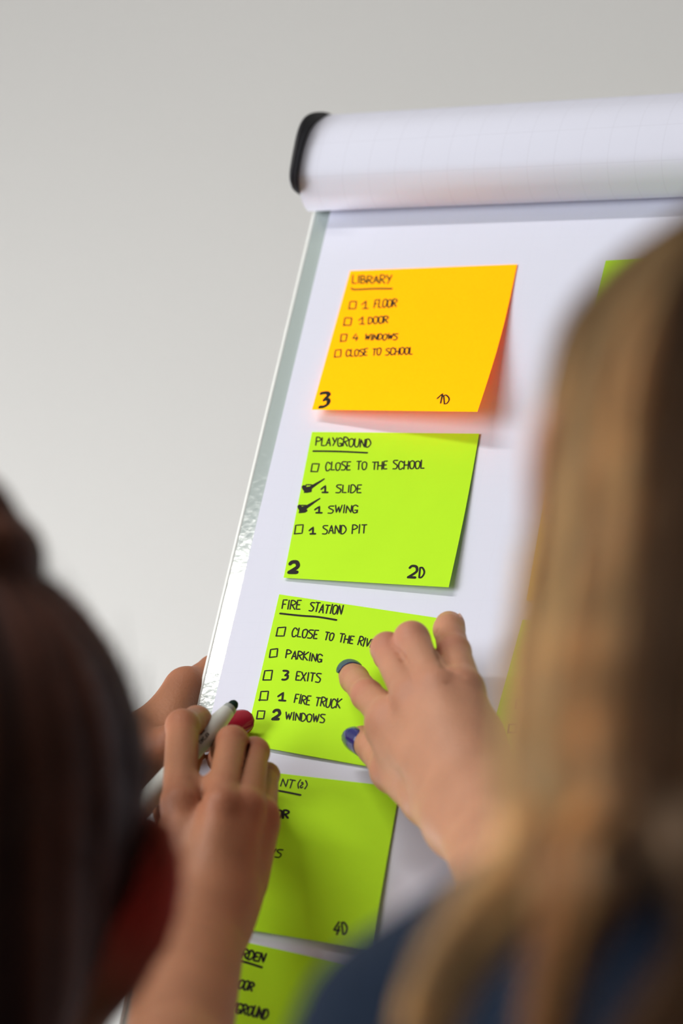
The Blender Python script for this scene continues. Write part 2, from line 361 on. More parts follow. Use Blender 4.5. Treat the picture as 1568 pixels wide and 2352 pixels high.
def tick(mb, note, c):
    x, y = c
    line(mb, note, [(x-9, y-4), (x-2, y+5), (x+10, y-4), (x+38, y-22)], 1.6, lambda t: 1.15 if t < .5 else 1.15-.9*(t-.5)*1.6)
    line(mb, note, [(x-7, y+1), (x+4, y-2), (x-4, y+7), (x+7, y+6)], 1.2)
NG = 'sticky notes on the flip chart pad'
n1 = Note((804, 622), (1187, 607), (1096, 946), (716, 941), (.5, .6, 17, 5.5), bow=7, lift=2.2)
n1.make(M['orange'], 'orange sticky note headed LIBRARY, topmost note in the left column', NG)
m = MB(); write(m, n1, 'LIBRARY', (809, 650), (898, 651), 18, .05); line(m, n1, [(807, 662), (815, 665), (860, 663), (900, 663)], .8); m.build('heading', M['ink'], n1.o, smooth=False)
m = MB()
for c, s in (((810, 701), 17), ((798, 739), 17), ((789, 776), 15), ((776, 812), 16)): square(m, n1, c, s)
m.build('checkboxes', M['ink'], n1.o, smooth=False)
m = MB(); write(m, n1, '1', (830, 709), (842, 709), 18, .1); write(m, n1, 'FLOOR', (859, 706), (909, 704), 18, .2); write(m, n1, '1', (823, 744), (834, 744), 17, .1); write(m, n1, 'DOOR', (845, 744), (890, 741), 15, .15)
write(m, n1, '4', (809, 782), (821, 782), 16, .2); write(m, n1, 'WINDOWS', (837, 781), (911, 780), 13, .25); write(m, n1, 'CLOSE TO SCHOOL', (794, 818), (946, 813), 15, .15); m.build('checklist', M['ink'], n1.o, smooth=False)
m = MB(); write(m, n1, '3', (735, 936), (752, 935), 30, .15, 2.0, .6); m.build('number', M['ink'], n1.o, smooth=False)
m = MB(); write(m, n1, 'i', (1002, 926), (1015, 926), 23, .2, .8); write(m, n1, 'D', (1020, 927), (1031, 925), 20, .1, .75); m.build('duration', M['ink'], n1.o, smooth=False)

n2 = Note((716, 992), (1100, 996), (1030, 1349), (651, 1327), (.5, .8, 4.0, 1.5), bow=3, lift=1.6)
n2.make(M['green'], 'green sticky note headed PLAYGROUND with two ticked boxes, below the orange LIBRARY note', NG)
m = MB(); write(m, n2, 'PLAYGROUND', (725, 1022), (849, 1027), 19, .08); line(m, n2, [(719, 1036), (780, 1037), (843, 1040)], .85); m.build('heading', M['ink'], n2.o, smooth=False)
m = MB()
for c, s in (((723, 1074), 18), ((708, 1122), 16), ((696, 1169), 16), ((686, 1216), 19)): square(m, n2, c, s)
m.build('checkboxes', M['ink'], n2.o, smooth=False)
m = MB(); tick(m, n2, (706, 1122)); tick(m, n2, (696, 1167)); m.build('tick_marks', M['ink'], n2.o, smooth=False)
m = MB(); write(m, n2, 'CLOSE TO THE SCHOOL', (747, 1080), (973, 1076), 18, .1); write(m, n2, '1', (737, 1131), (749, 1131), 16, .05, .9); write(m, n2, 'SLIDE', (771, 1131), (828, 1131), 17, .1)
write(m, n2, '1', (722, 1178), (735, 1178), 15, .05, .9); write(m, n2, 'SWING', (753, 1178), (820, 1177), 17, .15); write(m, n2, '1', (710, 1226), (721, 1226), 16, .05, .9); write(m, n2, 'SAND PIT', (740, 1226), (840, 1224), 19, .1); m.build('checklist', M['ink'], n2.o, smooth=False)
m = MB(); write(m, n2, '2', (664, 1315), (681, 1315), 25, .1, 1.9, .5); m.build('number', M['ink'], n2.o, smooth=False)
m = MB(); write(m, n2, '2', (937, 1325), (953, 1326), 27, .12, 1.2); write(m, n2, 'D', (962, 1326), (972, 1326), 22, .1, .85); m.build('duration', M['ink'], n2.o, smooth=False)

n3 = Note((641, 1365), (1016, 1421), (946, 1779), (561, 1709), (.5, .8, 2.0, 1.0), lift=1.5, wave=.5)
n3.make(M['green'], 'green sticky note headed FIRE STATION, under the hand with blue nails', NG)
m = MB(); write(m, n3, 'FIRE', (647, 1398), (688, 1400), 20, .12); write(m, n3, 'STATION', (709, 1403), (783, 1412), 20, .12); line(m, n3, [(643, 1409), (690, 1414), (730, 1417), (772, 1424)], .9); m.build('heading', M['ink'], n3.o, smooth=False)
m = MB()
for c, s in (((645, 1451), 20), ((628, 1500), 18), ((615, 1551), 21), ((606, 1598), 21), ((599, 1642), 18)): square(m, n3, c, s)
m.build('checkboxes', M['ink'], n3.o, smooth=False)
m = MB(); write(m, n3, 'CLOSE', (669, 1462), (727, 1466), 19, .15); write(m, n3, 'TO', (744, 1468), (763, 1471), 18, .1); write(m, n3, 'THE', (777, 1474), (809, 1478), 18, .1); write(m, n3, 'RIVE', (821, 1481), (856, 1488), 19, .1)
write(m, n3, 'PARKING', (656, 1511), (738, 1520), 18, .05); write(m, n3, '3', (648, 1561), (659, 1562), 21, .05, 1.0); write(m, n3, 'EXITS', (679, 1561), (734, 1567), 20, .05)
write(m, n3, '1', (637, 1608), (651, 1609), 18, .05, .95); write(m, n3, 'FIRE TRUCK', (675, 1614), (780, 1627), 20, .08); write(m, n3, '2', (626, 1651), (639, 1651), 19, .15, 1.4); write(m, n3, 'WINDOWS', (655, 1652), (744, 1660), 18, .02); m.build('checklist', M['ink'], n3.o, smooth=False)

n4 = Note((543, 1765), (918, 1808), (852, 2182), (480, 2121), (.5, .8, 4.5, 3.0), lift=1.4, wave=1.0)
n4.make(M['green'], 'green sticky note with a heading ending NT (2), partly behind the writing hand', NG)
m = MB(); write(m, n4, 'NT', (644, 1805), (672, 1810), 18, .12); write(m, n4, '(', (680, 1809), (687, 1810), 19, .1); write(m, n4, 'd', (689, 1810), (696, 1810), 13, .1); write(m, n4, ')', (697, 1811), (706, 1811), 19, .1); line(m, n4, [(620, 1813), (650, 1818), (690, 1826)], .9); m.build('heading', M['ink'], n4.o, smooth=False)
m = MB(); write(m, n4, 'OR', (634, 1879), (661, 1879), 17, .1, .95); write(m, n4, 'WS', (612, 1966), (644, 1969), 18, .25); m.build('checklist', M['ink'], n4.o, smooth=False)
m = MB(); write(m, n4, '4', (764, 2145), (777, 2147), 28, .12, .95); write(m, n4, 'D', (787, 2145), (797, 2144), 25, .0, .9); m.build('duration', M['ink'], n4.o, smooth=False)

n5 = Note((460, 2141), (835, 2224), (770, 2600), (395, 2515), (.5, .8, 4.0, 2.0), lift=1.5, wave=.8)
n5.make(M['green'], 'green sticky note with a heading ending ARDEN, lowest note in the left column', NG)
m = MB(); write(m, n5, 'ARDEN', (541, 2196), (604, 2210), 20, .12, .95); line(m, n5, [(520, 2200), (560, 2209), (601, 2222)], 1.1); m.build('heading', M['ink'], n5.o, smooth=False)
m = MB(); write(m, n5, 'FLOOR', (528, 2264), (578, 2276), 20, .12, .95); write(m, n5, 'AYGROUND', (518, 2320), (611, 2341), 22, .1, .95); m.build('checklist', M['ink'], n5.o, smooth=False)

n6 = Note((1391, 599), (1772, 583), (1700, 925), (1315, 930), (.5, .8, 2, 1), lift=1.5)
n6.make(M['green'], 'green sticky note showing one corner above the blonde hair', NG)
n9 = Note((1275, 1002), (1655, 1008), (1590, 1388), (1208, 1379), (.5, .8, 2, 1), lift=1.5)
n9.make(M['yellow'], 'yellow-orange sticky note hidden behind the blonde hair but for its lower left corner', NG)
n7 = Note((1199, 1423), (1572, 1455), (1490, 1812), (1102, 1772), (.5, .8, 2, 1), lift=1.5)
n7.make(M['green'], 'green sticky note with three empty boxes between the wrist and the blonde hair', NG)
m = MB()
for c, s in (((1213, 1515), 16), ((1205, 1566), 18), ((1191, 1617), 18), ((1175, 1673), 19)): square(m, n7, c, s, .8, .12)
m.build('checkboxes', M['ink'], n7.o, smooth=False)
n8 = Note((1080, 1850), (1450, 1900), (1390, 2270), (1015, 2205), (.5, .8, 2, 1), lift=1.5)
n8.make(M['orange'], 'orange sticky note peeking out below the forearm of the blonde person', NG)

# ------------------------------------------------------------------ implicit surfaces for bodies
def smin(a, b, k):
    if k <= 0: return np.minimum(a, b)
    h = np.maximum(k-np.abs(a-b), 0)/k; return np.minimum(a, b)-h*h*k*.25
class Cone:
    def __init__(s, a, b, ra, rb): s.a, s.b, s.ra, s.rb = A(a, float), A(b, float), ra, rb; s.c = (s.a+s.b)/2; s.R = np.linalg.norm(s.a-s.b)/2+max(ra, rb)
    def __call__(s, p):
        ab = s.b-s.a; L = ab @ ab
        t = np.clip((p-s.a) @ ab/max(L, 1e-12), 0, 1); q = p-s.a-t[:, None]*ab
        return np.sqrt((q*q).sum(1))-(s.ra+(s.rb-s.ra)*t)
class Ell:
    def __init__(s, c, r, B=np.eye(3)): s.c, s.r, s.B = A(c, float), A(r, float), A(B, float); s.R = max(r)
    def __call__(s, p):
        q = (p-s.c) @ s.B; k0 = np.linalg.norm(q/s.r, axis=1); k1 = np.linalg.norm(q/(s.r**2), axis=1)
        return k0*(k0-1)/np.maximum(k1, 1e-9)
class Field:
    def __init__(s): s.g = []; s.sub = []
    def group(s, prims, k, K): s.g.append((prims, k, K)); return s
    def cut(s, prims, k): s.sub += [(p, k) for p in prims]; return s
    def bounds(s):
        P_ = [p for g in s.g for p in g[0]]; return np.min([p.c-p.R for p in P_], 0)-.012, np.max([p.c+p.R for p in P_], 0)+.012
    def ev(s, p, cen=None, rad=None):
        d = np.full(len(p), 1.0)
        for prims, k, K in s.g:
            dg = None
            for q in prims:
                if cen is not None and np.linalg.norm(q.c-cen)-q.R-rad > .03: continue
                e = q(p); dg = e if dg is None else smin(dg, e, k)
            if dg is not None: d = smin(d, dg, K)
        for q, k in s.sub:
            if cen is not None and np.linalg.norm(q.c-cen)-q.R-rad > .01: continue
            d = -smin(-d, q(p), k)
        return d
def polygonise(field, h, lo=None, hi=None, clip=None, NB=12):
    """surface nets of the field over a box; clip(p)->extra distance, joined by max"""
    l0, h0 = field.bounds(); lo = l0 if lo is None else np.maximum(l0, lo); hi = h0 if hi is None else np.minimum(h0, hi)
    nb = np.ceil((hi-lo)/(h*NB)).astype(int)+1; n = nb*NB+1
    D = np.ones(tuple(n), np.float32)
    ax = np.arange(NB+1)
    loc = np.stack(np.meshgrid(ax, ax, ax, indexing='ij'), -1).reshape(-1, 3)*h
    f = lambda p, c=None, r=None: field.ev(p, c, r) if clip is None else np.maximum(field.ev(p, c, r), clip(p))
    half = h*NB/2; rad = half*math.sqrt(3)
    cens = np.stack(np.meshgrid(*[np.arange(k) for k in nb], indexing='ij'), -1).reshape(-1, 3)
    dc = f(lo+(cens+.5)*h*NB)
    for (i, j, k), dv in zip(cens, dc):
        if abs(dv) > rad*1.5+.004:
            if dv < 0: D[i*NB:(i+1)*NB+1, j*NB:(j+1)*NB+1, k*NB:(k+1)*NB+1] = -1
    for (i, j, k), dv in zip(cens, dc):
        if abs(dv) <= rad*1.5+.004:
            o = lo+A([i, j, k])*h*NB
            D[i*NB:(i+1)*NB+1, j*NB:(j+1)*NB+1, k*NB:(k+1)*NB+1] = f(o+loc, o+half, rad).reshape((NB+1,)*3)
    S = D < 0
    cnt = sum(S[a:n[0]-1+a, b:n[1]-1+b, c:n[2]-1+c].astype(np.int8) for a in (0, 1) for b in (0, 1) for c in (0, 1))
    cells = A(np.nonzero((cnt > 0) & (cnt < 8))).T
    vid = np.full(tuple(n-1), -1, np.int32); vid[tuple(cells.T)] = np.arange(len(cells))
    acc = np.zeros((len(cells), 3)); wn = np.zeros(len(cells))
    for axx in range(3):
        for a in (0, 1):
            for b in (0, 1):
                o1 = [0, 0, 0]; oth = [i for i in range(3) if i != axx]; o1[oth[0]] = a; o1[oth[1]] = b; o2 = list(o1); o2[axx] = 1
                d1 = D[tuple((cells+o1).T)]; d2 = D[tuple((cells+o2).T)]; mk = (d1 < 0) != (d2 < 0)
                t = np.where(mk, d1/np.where(mk, d1-d2, 1), 0)
                pt = np.repeat(A([o1], float), len(cells), 0); pt[:, axx] += t
                acc += pt*mk[:, None]; wn += mk
    verts = lo+(cells+acc/wn[:, None])*h
    quads = []
    for axx in range(3):
        sl1 = [slice(1, n[i]-1) for i in range(3)]; sl1[axx] = slice(0, n[axx]-1); sl2 = list(sl1); sl2[axx] = slice(1, n[axx])
        s1, s2 = S[tuple(sl1)], S[tuple(sl2)]
        e = A(np.nonzero(s1 != s2)).T
        if not len(e): continue
        off = A([1, 1, 1]); off[axx] = 0; e = e+off; sg = S[tuple(e.T)]
        oth = [(axx+1) % 3, (axx+2) % 3]; c = []
        for (a, b) in ((0, 0), (1, 0), (1, 1), (0, 1)):
            q = e.copy(); q[:, oth[0]] -= a; q[:, oth[1]] -= b; c.append(vid[tuple(q.T)])
        c = A(c).T; c[~sg] = c[~sg][:, ::-1]; quads.append(c)
    quads = np.concatenate(quads); quads = quads[(quads >= 0).all(1)][:, ::-1]
    for _ in range(2):
        for c0 in range(0, len(verts), 20000):
            v = verts[c0:c0+20000]; e = h*.25
            d = f(v); g = np.stack([(f(v+e*A(q))-f(v-e*A(q)))/(2*e) for q in np.eye(3)], 1)
            gn = np.maximum((g*g).sum(1), .2); verts[c0:c0+20000] = v-np.clip(d/gn, -h, h)[:, None]*g
    return verts, quads
def boxclip(lo, hi, inside=True):
    lo, hi = A(lo), A(hi); c = (lo+hi)/2; e = (hi-lo)/2
    def f(p):
        d = np.max(np.abs(p-c)-e, 1); return d if inside else -d
    return f
def body_mesh(field, fine, hf, hc):
    """fine boxes at hf, the rest at hc, overlapping a little"""
    vs, qs, off = [], [], 0
    for lo, hi in fine:
        v, q = polygonise(field, hf, A(lo)-.002, A(hi)+.002, boxclip(lo, hi)); vs.append(v); qs.append(q+off); off += len(v)
    def cl(p):
        d = np.full(len(p), -1.0)
        for lo, hi in fine: d = np.maximum(d, -np.max(np.abs(p-(A(lo)+A(hi))/2)-(A(hi)-A(lo))/2+.006, 1))
        return d
    v, q = polygonise(field, hc, None, None, cl); vs.append(v); qs.append(q+off)
    return np.concatenate(vs), np.concatenate(qs)
def set_tint(o, cols):
    at = o.data.attributes.new('tint', 'FLOAT_COLOR', 'POINT'); at.data.foreach_set('color', np.ascontiguousarray(cols, np.float32).ravel())

# ---- hands: joints are (pixel x, pixel y, height over the board in mm, radius in mm)
def hand(F, fingers, palm, wrist, extra=(), kf=.0025):
    W_ = lambda j: P(j[0], j[1], j[2])
    for fg in fingers:
        F.group([Cone(W_(a), W_(b), a[3]*.001, b[3]*.001) for a, b in zip(fg[:-1], fg[1:])], kf, .0009)
    F.group([Cone(W_(a), W_(b), a[3]*.001, b[3]*.001) for a, b in palm], .0068, .0036)
    if extra: F.group([Cone(W_(a), W_(b), a[3]*.001, b[3]*.001) for a, b in extra], .008, .006)
    F.group([Cone(W_(a), W_(b), a[3]*.001, b[3]*.001) for a, b in wrist], .016, .014)
def nail(parent, fg, matn, n=None, L=11.0, wdt=1.0, shift=0.0, point=.35, normal_px=None):
    """a curved nail plate on the last joint of finger fg"""
    T = P(*fg[-1][:3]); Dj = P(*fg[-2][:3]); a = nrm(T-Dj); r = fg[-1][3]*.001
    if n is None:
        mc = P(*fg[0][:3])-Dj; n = -(mc-(mc @ a)*a)
    n = A(n, float); n = nrm(n-(n @ a)*a); b = np.cross(a, n); L *= .001
    vs = []; NU, NW = 12, 10
    for k in (0, 1):
        for i in range(NU+1):
            s = i/NU; y = -L*.55+s*L+shift*.001
            th = math.radians(58)*wdt*min(1, math.sqrt(max(.02, 1-((abs(s-.45)/.56)**4)))) * (1-point*max(0, s-.5)*1.6)
            rr = r*1.0+.0006-(.0006 if k else 0)-.0011*max(0, s-.6)**1.5*2
            for j in range(NW+1):
                t = th*(2*j/NW-1); vs.append(T+a*(y)+(rr)*(math.cos(t)*n+math.sin(t)*b))
    fs = []; I = lambda k, i, j: k*(NU+1)*(NW+1)+i*(NW+1)+j
    for i in range(NU):
        for j in range(NW):
            fs += [(I(0, i, j), I(0, i+1, j), I(0, i+1, j+1), I(0, i, j+1)), (I(1, i, j), I(1, i, j+1), I(1, i+1, j+1), I(1, i+1, j))]
        fs += [(I(0, i, 0), I(1, i, 0), I(1, i+1, 0), I(0, i+1, 0)), (I(0, i, NW), I(0, i+1, NW), I(1, i+1, NW), I(1, i, NW))]
    for j in range(NW): fs += [(I(0, 0, j), I(0, 0, j+1), I(1, 0, j+1), I(1, 0, j)), (I(0, NU, j), I(1, NU, j), I(1, NU, j+1), I(0, NU, j+1))]
    return mesh_obj('fingernail', vs, fs, matn, parent)
def head_prims(F, Hc, B, k=1.0):
    """Hc centre of the skull, B columns right / forward / up"""
    F0 = F; F = Field()
    g = lambda x, y, z: Hc+B @ A([x, y, z])
    F.group([Ell(Hc, (.074, .093, .090), B), Ell(g(0, .030, -.035), (.062, .066, .085), B), Ell(g(0, .055, -.085), (.046, .042, .038), B),
             Cone(g(0, -.012, -.07), g(0, -.035, -.185), .050, .054)], .03, .02)
    F.group([Cone(g(0, .088, .005), g(0, .112, -.030), .008, .0105), Cone(g(0, .109, -.032), g(0, .098, -.036), .011, .012)], .006, .010)
    F.group([Cone(g(-.020, .094, -.058), g(.020, .094, -.058), .006, .006), Cone(g(-.018, .093, -.068), g(.018, .093, -.068), .006, .006)], .002, .006)
    F.group([Cone(g(-.045, .078, .018), g(.045, .078, .018), .010, .010)], .006, .014)
    F.cut([Ell(g(s*.031, .092, .000), (.014, .012, .010), B) for s in (-1, 1)], .008)
    for s in (-1, 1):
        # ear: tilted shell with rim and lobe
        e0 = g(s*.076, -.010, -.022)
        ex, ey, ez = nrm(B @ A([s*.80, -.60, 0])), nrm(B @ A([s*.6, .8, 0])), B @ A([0, -.12, 1.0])
        F.group([Ell(e0+ex*.010, (.0165, .006, .031), np.c_[ex, ey, ez]), Ell(e0+ex*.006-ez*.028, (.011, .006, .011), np.c_[ex, ey, ez])], .008, .006)
        F.group([Cone(e0+ex*(.010+.016*math.cos(a))+ez*.030*math.sin(a)-ey*.001, e0+ex*(.010+.016*math.cos(b))+ez*.030*math.sin(b)-ey*.001, .0035, .0035)
                 for a, b in zip(np.linspace(-1.0, 2.2, 9)[:-1], np.linspace(-1.0, 2.2, 9)[1:])], .003, .003)
        F.cut([Ell(e0+ex*.012-ey*.008+ez*.004, (.009, .005, .019), np.c_[ex, ey, ez])], .004)
    def shr(q):
        c = lambda p: Hc+(p-Hc)*k
        return Cone(c(q.a), c(q.b), q.ra*k, q.rb*k) if isinstance(q, Cone) else Ell(c(q.c), q.r*k, q.B)
    for pr, k1, k2 in F.g: F0.group([shr(q) for q in pr], k1*k, k2*k)
    F0.cut([shr(q) for q, _ in F.sub], .007*k)
def torso_prims(F, S, hips, floor_pt, B, k=.05, t=1.0):
    """S: neck base; trunk, pelvis, legs and feet"""
    g = lambda o, x, y, z: o+B @ A([x, y, z])
    hp = hips
    F.group([Cone(g(S, -.11*t, 0, -.09*t), g(S, .11*t, 0, -.09*t), .085*t, .085*t), Cone(g(S, 0, .01, -.12*t), g(hp, 0, 0, .10), .125*t, .115*t),
             Cone(g(hp, -.06, 0, 0), g(hp, .06, 0, 0), .115*t, .115*t)], k, .04)
    for s in (-1, 1):
        kn = A([(g(hp, s*.09, 0, 0)[0]+g(floor_pt, s*.10, 0, 0)[0])/2, (g(hp, s*.09, .03, 0)[1]+g(floor_pt, s*.1, .03, 0)[1])/2, hp[2]*.52])
        ank = g(floor_pt, s*.10, 0, .08)
        F.group([Cone(g(hp, s*.085, 0, -.02), kn, .072, .052), Cone(kn, ank, .054, .036), Cone(ank, g(floor_pt, s*.11, .15, .035), .034, .030)], .03, .03)
def strands(mb, guides, n, r, cols, tone, noise=.25, root=1.0, short=.12):
    """n tapered strands round a guide: guides = list of (point, spread)"""
    pts = dense([g[0] for g in guides], 5); spr = np.interp(np.linspace(0, 1, len(pts)), np.linspace(0, 1, len(guides)), [g[1] for g in guides])
    m_ = len(pts); tan = np.gradient(pts, axis=0); tan /= np.linalg.norm(tan, axis=1)[:, None]
    side = np.cross(tan, CW[:, 2]); side /= np.linalg.norm(side, axis=1)[:, None]; nor = np.cross(tan, side)
    for _ in range(n):
        a = random.uniform(0, 2*math.pi); q = math.sqrt(random.random()); ph = random.uniform(0, 6); am = random.uniform(0, noise)
        t = np.linspace(0, 1, m_)
        ox = q*math.cos(a)+am*np.sin(ph+t*random.uniform(2, 6)); oy = q*math.sin(a)+am*np.cos(ph+t*random.uniform(2, 6))
        c = pts+side*(ox*spr)[:, None]+nor*(oy*spr*.75)[:, None]
        st = max(0, int(random.uniform(-.25, .15)*m_)); en = m_-max(0, int(random.uniform(-.4, short)*m_)); c = c[st:en]
        if len(c) < 4: continue
        rad = r*random.uniform(.7, 1.3)*np.minimum(1, np.linspace(1.6, .25, len(c)))
        s_ = side[st:en]; o_ = nor[st:en]
        base = len(mb.v); k = len(c)
        for i in range(k):
            for ang in (0, 2.09, 4.19): mb.v.append(tuple(c[i]+rad[i]*(math.cos(ang)*s_[i]+math.sin(ang)*o_[i])))
        for i in range(k-1):
            for j in range(3): mb.f.append((base+i*3+j, base+i*3+(j+1) % 3, base+(i+1)*3+(j+1) % 3, base+(i+1)*3+j))
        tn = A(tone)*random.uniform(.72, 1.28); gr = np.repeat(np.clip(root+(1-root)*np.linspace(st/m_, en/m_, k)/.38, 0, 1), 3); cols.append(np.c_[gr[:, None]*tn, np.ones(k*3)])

UP = A([0, 0, 1.])
fw = CW[:, 2]*A([1, 1, 0]); fw = nrm(fw); rt = nrm(np.cross(fw, UP)); HB = np.c_[rt, fw, UP]      # right / forward / up of someone facing away from the camera

# ================================================================== person with the dark hair
HA = Q(-178, 1885, 1.88)
rotz = lambda a: A([[math.cos(a), -math.sin(a), 0], [math.sin(a), math.cos(a), 0], [0, 0, 1]])
BA = rotz(math.radians(4)) @ HB
KA = .88
FA = Field(); head_prims(FA, HA, BA, KA)
gA = lambda x, y, z: HA+KA*(BA @ A([x, y, z]))
FA.group([Cone(gA(.058, .0, -.055), gA(.052, -.005, -.14), .018, .022), Cone(gA(-.058, .0, -.055), gA(-.052, -.005, -.14), .018, .022)], .02, .02)
neckA = gA(0, -.04, -.20); hipsA = gA(0, -.10, -.72); floorA = gA(0, -.12, 0)*A([1, 1, 0])
torso_prims(FA, neckA, hipsA, floorA, BA, t=.78)
def PH(q):                                  # a world point as (pixel x, pixel y, height in mm)
    d = CW.T @ (A(q)-CAM); return (d[0]/d[2]*FPX+W/2, d[1]/d[2]*FPX+H/2, float((A(q)-O) @ N)*1000)
EA = PH(Q(330, 3050, 2.12)); ELp = PH(Q(-560, 2500, 2.14))
R1 = {  # right hand that holds the pen
 'index': [(413, 1845, 74, 7.4), (419, 1668, 56, 6.8), (452, 1655, 42, 5.9), (450, 1668, 36, 5.2)],
 'middle': [(508, 1852, 75, 7.2), (533, 1704, 52, 6.5), (520, 1722, 34, 6.2), (505, 1745, 20, 5.6)],
 'ring': [(560, 1858, 66, 8.0), (585, 1727, 44, 5.9), (570, 1750, 26, 5.5), (552, 1772, 13, 5.2)],
 'little': [(598, 1872, 54, 7.0), (613, 1780, 32, 5.0), (600, 1800, 18, 4.7), (588, 1815, 9, 4.4)],
 'thumb': [(420, 1930, 48, 9.5), (402, 1860, 38, 8.6), (412, 1790, 28, 7.0), (440, 1728, 26, 5.6)]}
wrA = [((440, 2120, 66, 15), (372, 2480, 135, 17)), ((484, 2110, 62, 13.2), (416, 2480, 125, 17)), ((372, 2480, 135, 17), EA+(26,)), ((416, 2480, 125, 17), EA+(26,))]
hand(FA, list(R1.values()), [(R1['index'][0], (440, 2060, 64, 12.5)), (R1['middle'][0], (470, 2060, 68, 13)), (R1['ring'][0], (505, 2055, 64, 12.5)), (R1['little'][0], (535, 2050, 54, 12)),
      ((440, 2060, 64, 12.5), (440, 2120, 66, 15)), ((516, 2050, 58, 12.2), (484, 2110, 62, 13.2)), (R1['thumb'][0], (450, 2050, 52, 13))], wrA,
     [((588, 1908, 50, 8.6), (556, 2020, 50, 10.0)), ((432, 1816, 66, 5.4), (498, 1818, 67, 5.4)), ((410, 1910, 58, 9), (425, 2030, 58, 12))])
L1 = {  # left hand that grips the edge of the board
 'index': [(428, 1584, -6, 7.6), (492, 1543, -22, 7.2), (560, 1530, -22, 6.4), (600, 1528, -21, 5.6)],
 'middle': [(418, 1615, -18, 8.4), (495, 1590, -29, 7.2), (575, 1572, -22, 6.4), (615, 1565, -21, 5.6)],
 'ring': [(410, 1655, -24, 8.0), (490, 1630, -30, 7.0), (560, 1615, -22, 6.2), (600, 1612, -20, 5.4)],
 'little': [(400, 1695, -26, 7.0), (465, 1675, -28, 6.0), (520, 1665, -20, 5.4), (550, 1662, -18, 5.0)],
 'thumb': [(318, 1735, 4, 10), (392, 1708, 14, 7.8), (470, 1690, 12, 6.4), (535, 1669, 7.5, 6.0)]}
wlA = [((270, 1750, 6, 15), (60, 2080, 40, 18)), ((280, 1790, -8, 15), (80, 2120, 30, 18)), ((60, 2080, 40, 18), ELp+(26,)), ((80, 2120, 30, 18), ELp+(26,))]
hand(FA, list(L1.values()), [(L1['index'][0], (300, 1735, 4, 12)), (L1['middle'][0], (300, 1750, -2, 12.5)), (L1['ring'][0], (300, 1775, -8, 12.5)), (L1['little'][0], (300, 1795, -12, 11)),
      ((300, 1735, 4, 12), (270, 1750, 6, 15)), ((300, 1785, -10, 12), (280, 1790, -8, 15)), ((425, 1580, -6, 8.2), (392, 1680, 6, 6.5))], wlA)
elA = P(*EA); shA = gA(.165, -.03, -.265)
def crease(F, lst):
    F.cut([Cone(P(*a[:3]), P(*b[:3]), a[3]*.001, b[3]*.001) for a, b in lst], .0016)
crease(FA, [((545, 1806, 68, 1.2), (568, 1716, 50, 1.3)), ((590, 1840, 64, 1.0), (603, 1775, 45, 1.1))])
FA.group([Cone(elA, shA, .034, .050)], .02, .03)
elL = P(*ELp); shL = gA(-.165, -.03, -.265)
FA.group([Cone(elL, shL, .034, .050)], .02, .03)
def around(keys, pad_=.03):
    q = A(keys); return q.min(0)-pad_, q.max(0)+pad_
fineA = [around([P(*j[:3]) for f in R1.values() for j in f]+[P(*j[:3]) for f in L1.values() for j in f]+[P(470, 2140, 66), P(372, 2480, 135), P(416, 2480, 125), P(330, 1740, 0)], .022)]
vA, qA = body_mesh(FA, fineA, .0012, .0045)
baseA = floorA
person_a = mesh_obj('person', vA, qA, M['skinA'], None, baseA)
tag(person_a, 'person with dark hair in a bun, holding a marker and gripping the board edge', 'person')
def skin_tint(o, v, base, red, spots, ears, ear_glow):
    c = np.tile(A(base[:3]), (len(v), 1)); 
    for (pt, rr, wgt) in spots:
        d = np.linalg.norm(v-pt, axis=1)/rr; w_ = (wgt*np.exp(-d*d))[:, None]; c = c*(1-w_)+A(red[:3])*w_
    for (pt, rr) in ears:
        d = np.linalg.norm(v-pt, axis=1)/rr; w_ = np.clip(1.3-d, 0, 1)[:, None]; c = c*(1-w_)+A(ear_glow[:3])*w_  # red of light passing through the ears, put into the skin colour
    set_tint(o, np.c_[c, np.ones(len(v))])
sp = [(P(*f[i][:3]), .010, .5) for f in list(R1.values())+list(L1.values()) for i in (0, 1, 3)]
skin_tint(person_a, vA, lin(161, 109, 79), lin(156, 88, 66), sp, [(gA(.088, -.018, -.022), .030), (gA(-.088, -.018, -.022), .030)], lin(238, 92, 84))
for k, f in R1.items(): nail(person_a, f, M['red_nail'])
for k, f in L1.items():
    if k == 'thumb': nail(person_a, f, M['red_nail'], N*1.0+U*.1+V*.45, L=13, wdt=1.15, shift=2.5)
    else: nail(person_a, f, M['red_nail'], -N)
